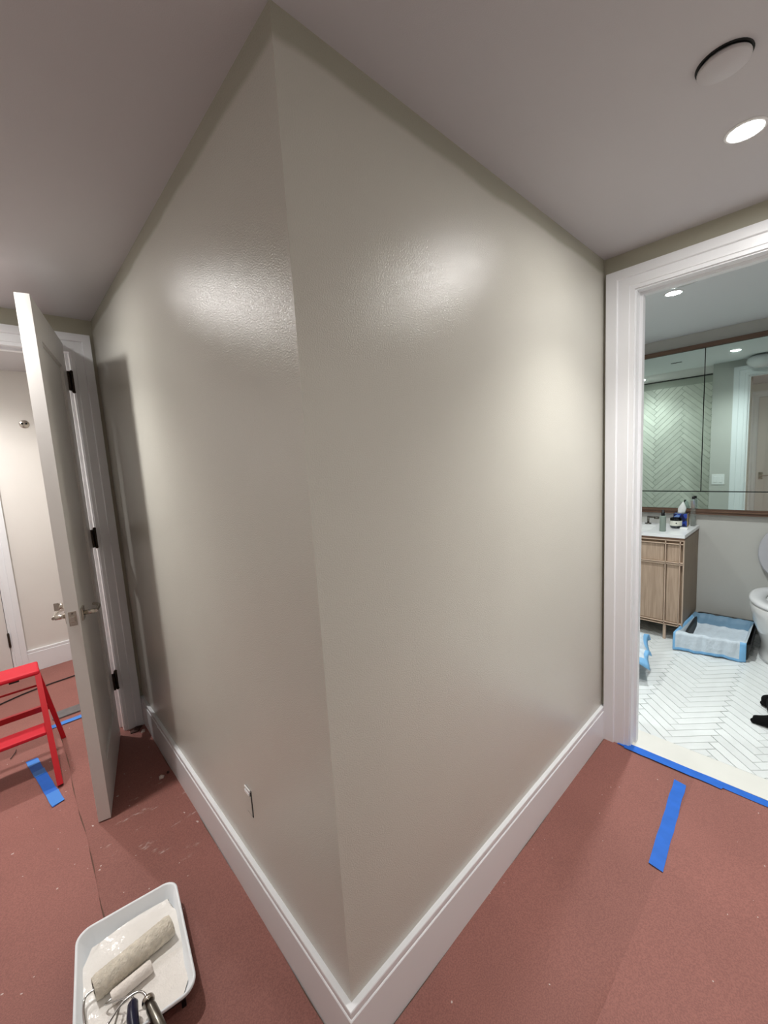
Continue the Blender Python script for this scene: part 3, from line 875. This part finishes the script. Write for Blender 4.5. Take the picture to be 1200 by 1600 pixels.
e, a0 = roller('paint_roller', (-0.460, 0.598, 0.0745), (-0.251, 0.618, 0.0745), 0.030, M['nap'], 'large fluffy paint roller lying across the tray in wet paint', 3, bump=0.0016)
pts = [(-0.455, 0.598, 0.0745), (-0.478, 0.596, 0.0745), (-0.486, 0.580, 0.072), (-0.489, 0.530, 0.088), (-0.490, 0.46, 0.092), (-0.478, 0.442, 0.093), (-0.450, 0.462, 0.094), (-0.410, 0.487, 0.094), (-0.376, 0.485, 0.095), (-0.361, 0.466, 0.096), (-0.358, 0.438, 0.098)]
MB().tube([Vector(p) - a0 for p in curve_pts(pts, 5)], 0.0032, 8).build('wire_frame', M['wire'], e)
MB().tube([Vector(p) - a0 for p in [(-0.357, 0.437, 0.098), (-0.355, 0.415, 0.098), (-0.340, 0.27, 0.098)]], [0.009, 0.013, 0.014], 12).build('handle', M['gun'], e)
MB().lathe([(0.0145, -0.006), (0.016, 0.0), (0.0145, 0.006)], 16, Matrix.Translation(Vector((-0.3575, 0.438, 0.098)) - a0) @ RX).build('collar', M['nickel'], e)
e, a0 = roller('paint_roller', (-0.428, 0.545, 0.066), (-0.326, 0.5495, 0.066), 0.0165, M['nap2'], 'small slim foam roller lying in front of the large roller in the tray', 4, bump=0.0005)
pts = [(-0.425, 0.545, 0.066), (-0.438, 0.5445, 0.066), (-0.442, 0.540, 0.068), (-0.436, 0.530, 0.076), (-0.405, 0.505, 0.086), (-0.388, 0.488, 0.092), (-0.386, 0.47, 0.096), (-0.388, 0.455, 0.098)]
MB().tube([Vector(p) - a0 for p in curve_pts(pts, 5)], 0.0026, 8).build('wire_frame', M['wire'], e)
MB().tube([Vector(p) - a0 for p in [(-0.3865, 0.472, 0.096), (-0.389, 0.460, 0.099), (-0.396, 0.43, 0.102), (-0.404, 0.35, 0.104), (-0.412, 0.27, 0.104)]], [0.006, 0.0125, 0.014, 0.0135, 0.013], 14).build('handle', M['navy'], e)
# bright stirring rod across the near end
tag(MB().tube([(-0.408, 0.512, 0.078), (-0.442, 0.435, 0.088), (-0.46, 0.39, 0.096)], 0.0028, 8).build('metal_rod', M['wire']), 'thin shiny metal rod resting on the ramp of the paint tray', 'rod')

# ================================================================ BATHROOM: VANITY
VF, VY0, VY1 = 3.150, -0.057, 0.86
va = empty('vanity_cabinet', (VF, VY0, 0), label='light oak bathroom vanity cabinet with raised lip frames on slim legs', cat='vanity')
L0 = lambda x, y, z: (x - VF, y - VY0, z)
def vb(x0, x1, y0, y1, z0, z1, bev=0): return MB().box(x0 - VF, x1 - VF, y0 - VY0, y1 - VY0, z0, z1, bev=bev)
b = vb(VF + 0.014, BX - 0.002, VY0 + 0.004, VY1, 0.120, 0.700)
for q in ((0.014, 0.030, 0.004, VY1 - VY0), (0.030, BX - VF - 0.002, 0.004, 0.022), (0.030, BX - VF - 0.002, VY1 - VY0 - 0.018, VY1 - VY0), (BX - VF - 0.018, BX - VF - 0.002, 0.022, VY1 - VY0 - 0.018)):
    b.box(*q, 0.700, 0.790)
b.build('body', M['oak_shaded'], va)
MB().box(-0.002, 0.012, 0.002, VY1 - VY0 - 0.004, 0.790, 0.806).box(0.012, BX - VF - 0.004, 0.002, 0.016, 0.790, 0.806).build('shadow_rail', M['walnut'], va)
bays = [(-0.028, 0.054), (0.066, 0.455), (0.467, 0.85)]
for i, (a, c) in enumerate(bays):
    vb(VF + 0.004, VF + 0.014, a + 0.004, c - 0.004, 0.622, 0.752).build('drawer' if i else 'filler_panel', M['oak'], va)
    vb(VF + 0.004, VF + 0.014, a + 0.004, c - 0.004, 0.150, 0.598).build('door' if i else 'filler_panel', M['oak'], va)
fr = MB()
for y in (VY0 + 0.003, -0.031, 0.060, 0.461, VY1 - 0.003):
    fr.box(-0.008, 0.014, y - 0.003 - VY0, y + 0.003 - VY0, 0.120, 0.790)
for z in (0.124, 0.142, 0.604, 0.616, 0.760, 0.786):
    fr.box(-0.008, 0.014, 0.003, VY1 - VY0 - 0.003, z - 0.003, z + 0.003)
fr.build('lip_frame', M['oak_trim'], va)
for x, y in ((VF + 0.012, 0.058), (VF + 0.012, 0.74), (BX - 0.06, 0.058), (BX - 0.06, 0.74)):
    vb(x - 0.009, x + 0.009, y - 0.009, y + 0.009, 0.0, 0.120).build('leg', M['oak_trim'], va)
# counter with sunken basin
cz0, cz1 = 0.806, 0.830
b = MB()
bx0, bx1, by0, by1 = 3.25, 3.52, 0.20, 0.66
b.box(VF - 0.004, bx0, VY0, VY1 + 0.004, cz0, cz1); b.box(bx1, BX - 0.001, VY0, VY1 + 0.004, cz0, cz1)
b.box(bx0, bx1, VY0, by0, cz0, cz1); b.box(bx0, bx1, by1, VY1 + 0.004, cz0, cz1)
ct = b.build('countertop', M['counter']); tag(ct, 'white quartz countertop with a sunken basin on the oak vanity', 'countertop')
rings = []
for k, (s, z) in enumerate(((1.0, cz1 - 0.0002), (0.97, cz1 - 0.012), (0.90, cz1 - 0.07), (0.75, cz1 - 0.095), (0.2, cz1 - 0.10))):
    hx, hy = (bx1 - bx0) / 2 * s, (by1 - by0) / 2 * s
    rings.append([Vector((x, y, z)) for x, y in rrect(hx, hy, 0.03 * s, (bx0 + bx1) / 2, (by0 + by1) / 2)])
sk = MB().loft(rings, caps=False); n0 = len(sk.v); nn = len(rings[0]); sk.f.append(tuple(range(n0 - nn, n0))); sk.sm.append(True); sk.mi.append(0)
sk.build('basin', M['porcelain'], ct)
# faucet
fz = cz1
fa = empty('faucet', (3.59, 0.405, fz), label='grey metal widespread faucet at the back of the vanity basin', cat='faucet')
sp = MB(); sp.lathe([(0.024, 0), (0.024, 0.006), (0.014, 0.008)], 20)
sp.tube([(0, 0, 0.006), (0, 0, 0.105)], 0.012, 12); sp.tube([(0, 0, 0.098), (-0.13, 0, 0.098), (-0.135, 0, 0.085)], 0.010, 12)
sp.build('spout', M['gun'], fa)
for s in (-1, 1):
    hmb = MB(); hmb.lathe([(0.024, 0), (0.024, 0.006), (0.012, 0.008)], 20, Matrix.Translation((0, s * 0.115, 0)))
    hmb.tube([(0, s * 0.115, 0.006), (0, s * 0.115, 0.058)], 0.0085, 10); hmb.tube([(0, s * 0.108, 0.058), (0, s * 0.19, 0.058)], 0.0075, 8)
    hmb.tube([(0, s * 0.16, 0.054), (0, s * 0.195, 0.052)], 0.011, 10)
    hmb.build('handle', M['gun'], fa)
# items on the counter
e = empty('pump_bottle', (3.262, 0.108, cz1), label='sage green cylinder bottle with a black cap on the vanity counter', cat='bottle')
MB().lathe([(0.020, 0), (0.0215, 0.003), (0.0215, 0.118), (0.019, 0.122), (0.010, 0.124)], 28).build('body', M['bottle'], e)
MB().lathe([(0.0125, 0.123), (0.0125, 0.150), (0.010, 0.152), (0.009, 0.168), (0.003, 0.169)], 20).build('cap', M['black'], e)
e = empty('candle_jar', (3.455, 0.062, cz1), label='glass candle jar with a cream label and dark wax on the counter', cat='candle')
MB().lathe([(0.026, 0), (0.037, 0.008), (0.040, 0.02), (0.040, 0.082), (0.037, 0.082), (0.037, 0.02), (0.024, 0.006)], 32, caps=False).build('jar', M['glass'], e)
MB().lathe([(0.022, 0.002), (0.0345, 0.009), (0.0365, 0.028), (0.0365, 0.060)], 28).build('wax', M['wax'], e)
lb = MB(); rings = []
for z in (0.022, 0.062):
    rings.append([Vector((0.0407 * math.cos(a), 0.0407 * math.sin(a), z)) for a in [math.radians(110 + 14 * k) for k in range(13)]])
lb.loft(rings, caps=False, closed=False); lb.build('label', M['label'], e)
MB().lathe([(0.0045, 0), (0.0045, 0.0008)], 14, Matrix.Translation((-0.0400, -0.010, 0.044)) @ Matrix.Rotation(-PI / 2, 4, 'Y')).build('dot', M['gap'], e)
e = empty('tissue_box', (3.572, 0.052, cz1), 0.06, label='blue floral tissue box with a white tissue standing at the back of the counter', cat='tissue box')
MB().box(-0.045, 0.045, -0.046, 0.046, 0, 0.105, bev=0.002).build('box', [M['floral']], e)
MB().box(-0.044, 0.044, -0.0475, -0.0455, 0.001, 0.104).build('side_panel', M['card'], e)
tb_ = MB(); rings = []
for k, (r_, z) in enumerate(((0.026, 0.105), (0.024, 0.118), (0.026, 0.145), (0.016, 0.170), (0.003, 0.200))):
    rings.append([Vector((0.5 * r_ * math.cos(2 * PI * i / 18) * (1 + 0.25 * math.sin(5 * i + k)), r_ * math.sin(2 * PI * i / 18) * (1 + 0.2 * math.cos(4 * i + 2 * k)) - 0.01 * k * 0.3, z)) for i in range(18)])
tb_.loft(rings); tb_.build('tissue', M['tissue'], e)
e = empty('spray_bottle', (3.603, -0.022, cz1), label='clear slim bottle with a small black top behind the tissue box', cat='bottle')
MB().lathe([(0.017, 0), (0.018, 0.004), (0.018, 0.205), (0.010, 0.22), (0.008, 0.222)], 22).build('body', M['clearp'], e)
MB().lathe([(0.011, 0.222), (0.011, 0.240), (0.004, 0.241)], 16).build('cap', M['black'], e)
e = tag(MB().box(-0.016, 0.016, -0.026, 0.026, 0, 0.016, bev=0.004).build('soap_bar', M['white']), 'small white soap bar at the corner of the vanity counter', 'soap'); e.location = (3.405, -0.002, cz1)

# ---------------------------------------------------------------- mirror cabinet
mc = empty('mirror_cabinet', (BX, -0.062, 0.925), label='wide mirrored wall cabinet in a walnut frame above the vanity', cat='mirror')
MX = 3.632
Y0, Y1 = -1.28, 1.10
def mbx(x0, x1, y0, y1, z0, z1, bev=0): return MB().box(x0 - BX, x1 - BX, y0 + 0.062, y1 + 0.062, z0 - 0.925, z1 - 0.925, bev=bev)
f_ = mbx(MX + 0.008, BX - 0.001, Y0, Y1, 0.940, 2.225); f_.build('backing', M['gap'], mc)
mbx(MX - 0.020, BX - 0.001, Y0, Y1, 2.225, 2.258).build('frame_rail', M['walnut'], mc)
lr = MB()
for x0, z0, z1 in ((MX - 0.012, 0.925, 0.945), (MX - 0.020, 0.945, 0.957), (MX - 0.010, 0.957, 0.968)):
    lr.box(x0 - BX, -0.001, Y0 + 0.062, Y1 + 0.062, z0 - 0.925, z1 - 0.925)
lr.build('frame_rail', M['walnut'], mc)
seams = [Y0, -0.66, -0.062, 0.52, Y1]
for i in range(len(seams) - 1):
    mbx(MX, MX + 0.006, seams[i] + 0.003, seams[i + 1] - 0.003, 1.114, 2.222).build('mirror_door', M['mirror'], mc)
mbx(MX, MX + 0.006, Y0 + 0.003, Y1 - 0.003, 0.970, 1.106).build('mirror_strip', M['mirror'], mc)

# shower header rail and glass, ceiling vent slot, globe light
e = empty('shower_rail', (LX + T - 0.02, 0.17, 0), label='thin dark rail across the top of the shower opening, seen in the mirror', cat='shower rail')
MB().box(-0.010, 0.010, 0, 0.955, 2.246, 2.258).build('top_rail', M['gap'], e)
MB().box(-0.03, 0.03, 0, 0.955, 0.0, 0.05).build('curb', M['saddle'], e)
e = tag(MB().box(2.345, 2.365, 0.345, 0.44, H - 0.004, H).build('ceiling_vent', M['gap']), 'narrow black slot vent in the bathroom ceiling, seen in the mirror', 'vent')
e = empty('globe_light', (1.93, -0.245, H), label='unlit white glass globe light under the bathroom ceiling', cat='ceiling light')
MB().lathe([(0.045, 0), (0.045, -0.014), (0.03, -0.018)], 28).build('base', M['white'], e)
MB().lathe([(0.06, -0.010), (0.095, -0.014), (0.115, -0.035), (0.120, -0.060), (0.110, -0.090), (0.080, -0.115), (0.04, -0.127), (0.001, -0.130)], 36).build('globe', M['seat'], e)

# ================================================================ TOILET
ty = -0.612
to = empty('toilet', (3.20, ty, 0), label='white porcelain toilet with its lid raised beside the litter tray', cat='toilet')
def egg(cx, hx_f, hx_b, hy, z, n=40):
    out = []
    for k in range(n):
        a = 2 * PI * k / n; c, s = math.cos(a), math.sin(a)
        hx = hx_b if c > 0 else hx_f
        out.append(Vector((cx + hx * c * (abs(c) ** (-0.25 if c > 0 else 0) if abs(c) > 1e-3 else 1), hy * s, z)))
    return out
b = MB()
prof = [(0.10, 0.21, 0.22, 0.135, 0.0), (0.10, 0.21, 0.22, 0.135, 0.03), (0.10, 0.205, 0.22, 0.128, 0.06), (0.10, 0.215, 0.22, 0.130, 0.12), (0.09, 0.25, 0.24, 0.150, 0.20),
        (0.08, 0.285, 0.27, 0.176, 0.28), (0.075, 0.305, 0.29, 0.190, 0.35), (0.075, 0.31, 0.30, 0.194, 0.395), (0.075, 0.305, 0.30, 0.190, 0.408)]
b.loft([egg(*p) for p in prof])
b.build('bowl', M['porcelain'], to)
st_ = MB(); st_.loft([egg(0.075, 0.312, 0.26, 0.194, 0.411), egg(0.075, 0.316, 0.262, 0.197, 0.418), egg(0.075, 0.314, 0.26, 0.195, 0.430), egg(0.075, 0.300, 0.25, 0.182, 0.436), egg(0.06, 0.21, 0.18, 0.115, 0.436), egg(0.06, 0.205, 0.175, 0.11, 0.415)], caps=False)
st_.build('seat', M['seat'], to)
# lid: upright, leaning back on the wall
lid = MB(); rings = []
for d, k in ((0.0, 0.96), (0.006, 1.0), (0.016, 1.0), (0.022, 0.95), (0.024, 0.6), (0.024, 0.05)):
    ring = []
    for i in range(40):
        a = 2 * PI * i / 40; c, s = math.cos(a), math.sin(a)
        ring.append(Vector((d, 0.190 * k * s, 0.225 + (0.225 if c > 0 else 0.215) * k * c)))
    rings.append(ring)
lid.loft(rings)
lo = lid.build('lid', M['lidm'], to); lo.location = (0.385, 0, 0.438); lo.rotation_euler = (0, 0.13, 0)
hg = MB(); hg.tube([(0.372, -0.09, 0.438), (0.372, 0.09, 0.438)], 0.012, 10); hg.build('hinge', M['seat'], to)
MB().box(0.30, 0.455, -0.15, 0.15, 0.0, 0.400, bev=0.03).build('plinth', M['porcelain'], to)

# ================================================================ LITTER TRAY WITH PAD
def litter_tray(loc, rz, lx, ly, hgt, label, name='litter_tray'):
    e = empty(name, loc, rz, label=label, cat='litter tray')
    rings = [[Vector((x, y, z)) for x, y in rrect(lx / 2 - i, ly / 2 - i, 0.03)] for i, z in ((0.018, 0.001), (0.003, hgt - 0.004), (-0.004, hgt), (0.006, hgt), (0.012, hgt - 0.01), (0.028, 0.010))]
    b = MB().loft(rings, caps=False); n0 = len(b.v); nn = len(rings[0])
    b.f.append(tuple(range(nn - 1, -1, -1))); b.sm.append(False); b.mi.append(0)
    b.f.append(tuple(range(n0 - nn, n0))); b.sm.append(False); b.mi.append(0)
    b.build('tray', M['black'], e)
    return e


def pad(name, fn, ns, nt, label, seed, edge=0.06, back=0.75):
    """draped pad: fn(s, t) gives a point; blue border, quilted centre"""
    vs = []; fs = []; mi = []
    for i in range(ns + 1):
        for j in range(nt + 1):
            vs.append(fn(i / ns, j / nt))
    for i in range(ns):
        for j in range(nt):
            a = i * (nt + 1) + j; fs.append((a, a + nt + 1, a + nt + 2, a + 1))
            s, t = (i + .5) / ns, (j + .5) / nt
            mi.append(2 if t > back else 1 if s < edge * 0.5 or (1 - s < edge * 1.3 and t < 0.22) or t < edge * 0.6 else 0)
    mb = MB().add(vs, fs, True); o = mb.build(name, [M['padw'], M['padb'], M['padshade']])
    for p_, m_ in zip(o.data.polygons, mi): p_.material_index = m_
    md = o.modifiers.new('thick', 'SOLIDIFY'); md.thickness = 0.0035; md.offset = 1
    return tag(o, label, 'absorbent pad')


litter_tray((3.345, -0.268, 0.0), 0.02, 0.53, 0.365, 0.118, 'low black litter tray under a blue-edged pad between vanity and toilet')
FL, FR = Vector((2.990, -0.035, 0)), Vector((3.060, -0.432, 0))
BL, BR = Vector((3.560, -0.070, 0)), Vector((3.585, -0.428, 0))
rnd = random.Random(5)
PH = [rnd.uniform(0, 6) for _ in range(6)]


def pad1(s, t):
    # t: 0 front hem on the floor -> front rim -> down into tray -> up over the back
    prof = [(0.00, 0.000, 0.008), (0.10, 0.002, 0.066), (0.20, 0.012, 0.132), (0.24, 0.045, 0.136), (0.30, 0.12, 0.112), (0.36, 0.18, 0.070), (0.55, 0.45, 0.052), (0.70, 0.72, 0.060), (0.82, 0.88, 0.100), (0.92, 0.94, 0.130), (1.0, 0.965, 0.126)]
    for k in range(len(prof) - 1):
        if t <= prof[k + 1][0] + 1e-9:
            u = (t - prof[k][0]) / (prof[k + 1][0] - prof[k][0]); d = prof[k][1] + u * (prof[k + 1][1] - prof[k][1]); z = prof[k][2] + u * (prof[k + 1][2] - prof[k][2]); break
    side = min(s, (1 - s) * 1.6)
    if side < 0.10 and 0.22 < t < 0.9: z = z + (0.134 - z) * (1 - side / 0.10) ** 0.7
    p = (FL * (1 - s) + FR * s) * (1 - d) + (BL * (1 - s) + BR * s) * d
    wv = 0.004 * math.sin(23 * s + PH[0] + 5 * t) + 0.003 * math.sin(41 * s - 9 * t + PH[1])
    if t < 0.22: p.x += wv * 1.2 - 0.004
    else: z += wv * 0.6
    if t < 0.05: z += 0.006 * math.sin(11 * s + 1) * s
    return (p.x, p.y, max(0.003, z))


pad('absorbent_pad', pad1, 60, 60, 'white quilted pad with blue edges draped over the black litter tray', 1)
litter_tray((2.60, 0.310, 0.0), 0.25, 0.40, 0.34, 0.16, 'grey-black second litter tray hidden behind the bathroom door jamb')


def pad2(s, t):
    X0, Y0_ = 2.385, -0.005
    x = X0 + 0.50 * s; y = Y0_ + 0.56 * t
    c, s_ = math.cos(0.25), math.sin(0.25)
    x, y = 2.36 + c * 0.50 * s - s_ * 0.56 * t - 0.03, -0.015 + s_ * 0.5 * s + c * 0.56 * t - 0.035
    ed = min(s, 1 - s, t, 1 - t)
    z = 0.186 + 0.014 * math.sin(9 * s + 1) * math.sin(8 * t + 0.5) + 0.006 * math.sin(25 * s + 17 * t)
    if ed < 0.14: z -= 0.055 * (1 - ed / 0.14) ** 1.3 * (1 + 0.6 * math.sin(11 * s + 9 * t + 2))
    x += 0.014 * math.sin(9 * t + 3 * s + 1); y += 0.012 * math.sin(11 * s + 4 * t)
    z += 0.004 * math.sin(31 * s - 22 * t)
    return (x, y, z)


pad('absorbent_pad', pad2, 44, 44, 'pale blue crumpled pad poking out past the bathroom door casing', 2, edge=0.07, back=0.95)

# ================================================================ BLACK CAT (lying on its side, paws stretched out)
def skin_mesh(name, verts, edges, radii, m, parent, root=0, levels=2):
    me = bpy.data.meshes.new(name); me.from_pydata(verts, edges, []); me.materials.append(m)
    o = bpy.data.objects.new(name, me); COL.objects.link(o); o.parent = parent
    sk_ = o.modifiers.new('skin', 'SKIN'); sk_.use_smooth_shade = True
    for i, r_ in enumerate(radii):
        me.skin_vertices[0].data[i].radius = (r_, r_) if not isinstance(r_, tuple) else r_
        me.skin_vertices[0].data[i].use_root = (i == root)
    su = o.modifiers.new('sub', 'SUBSURF'); su.levels = levels; su.render_levels = levels
    return o


ca = empty('cat', (2.42, -0.86, 0.0), label='black cat lying on the herringbone bathroom floor, two paws reaching into view', cat='cat')
V = []; E_ = []; Rd = []
def cv(x, y, z, r, link=None):
    V.append((x - 2.42, y + 0.86, z)); Rd.append(r)
    if link is not None: E_.append((link, len(V) - 1))
    return len(V) - 1
hip = cv(2.31, -0.675, 0.068, 0.080)
bel = cv(2.42, -0.700, 0.070, 0.085, hip)
che = cv(2.53, -0.705, 0.066, 0.075, bel)
nec = cv(2.61, -0.77, 0.085, 0.048, che)
hea = cv(2.665, -0.765, 0.090, 0.047, nec)
muz = cv(2.705, -0.760, 0.080, 0.024, hea)
k1 = cv(2.30, -0.640, 0.042, 0.045, hip); k2 = cv(2.305, -0.590, 0.028, 0.030, k1); k3 = cv(2.303, -0.555, 0.022, 0.024, k2); k4 = cv(2.302, -0.535, 0.020, 0.022, k3)
f1 = cv(2.52, -0.660, 0.045, 0.045, che); f2 = cv(2.520, -0.610, 0.040, 0.046, f1); f3 = cv(2.522, -0.580, 0.034, 0.038, f2); f4 = cv(2.524, -0.552, 0.026, 0.030, f3)
g1 = cv(2.22, -0.74, 0.035, 0.034, hip); g2 = cv(2.18, -0.70, 0.026, 0.022, g1); g3 = cv(2.19, -0.66, 0.020, 0.018, g2)
h1 = cv(2.60, -0.72, 0.035, 0.028, che); h2 = cv(2.64, -0.70, 0.024, 0.020, h1); h3 = cv(2.645, -0.67, 0.020, 0.018, h2)
cv(2.41, -0.640, 0.050, 0.055, bel); cv(2.405, -0.585, 0.035, 0.055, len(V) - 1)
skin_mesh('body', V, E_, Rd, M['fur'], ca)
tl = [(2.25, -0.76, 0.05), (2.18, -0.82, 0.03), (2.20, -0.90, 0.022), (2.28, -0.93, 0.020)]
MB().tube([Vector(p) - Vector((2.42, -0.86, 0)) for p in curve_pts(tl, 5)], [0.018] * 15 + [0.010], 10).build('tail', M['fur'], ca)
for s in (-1, 1):
    ear = MB(); c = Vector((2.655 - 2.42, -0.765 + s * 0.024 + 0.86, 0.124))
    ear.loft([[c + Vector((0.014 * math.cos(a), 0.008 * math.sin(a), 0)) for a in [2 * PI * k / 10 for k in range(10)]],
              [c + Vector((s * 0.004 + 0.001 * math.cos(a), 0.001 * math.sin(a), 0.026)) for a in [2 * PI * k / 10 for k in range(10)]]])
    ear.build('ear', M['fur'], ca)
    MB().lathe([(0.001, -0.006), (0.005, -0.003), (0.006, 0), (0.005, 0.003), (0.001, 0.006)], 12, Matrix.Translation((2.700 - 2.42, -0.763 + s * 0.018 + 0.86, 0.100))).build('eye', M['glass'], ca)
# toes on the two visible paws
for px_, py_, dz in ((2.302, -0.536, 0.016), (2.524, -0.556, 0.020)):
    tm = MB()
    for j in (-1.5, -0.5, 0.5, 1.5):
        q = Matrix.Translation((px_ + j * 0.009 - 2.42, py_ - abs(j) * 0.004 + 0.86, dz - 0.004)) @ Matrix.Diagonal((0.0065, 0.010, 0.009, 1))
        tm.lathe([(math.sin(PI * k / 8) + 0.001, -math.cos(PI * k / 8)) for k in range(9)], 12, q)
    tm.build('toes', M['fur'], ca)
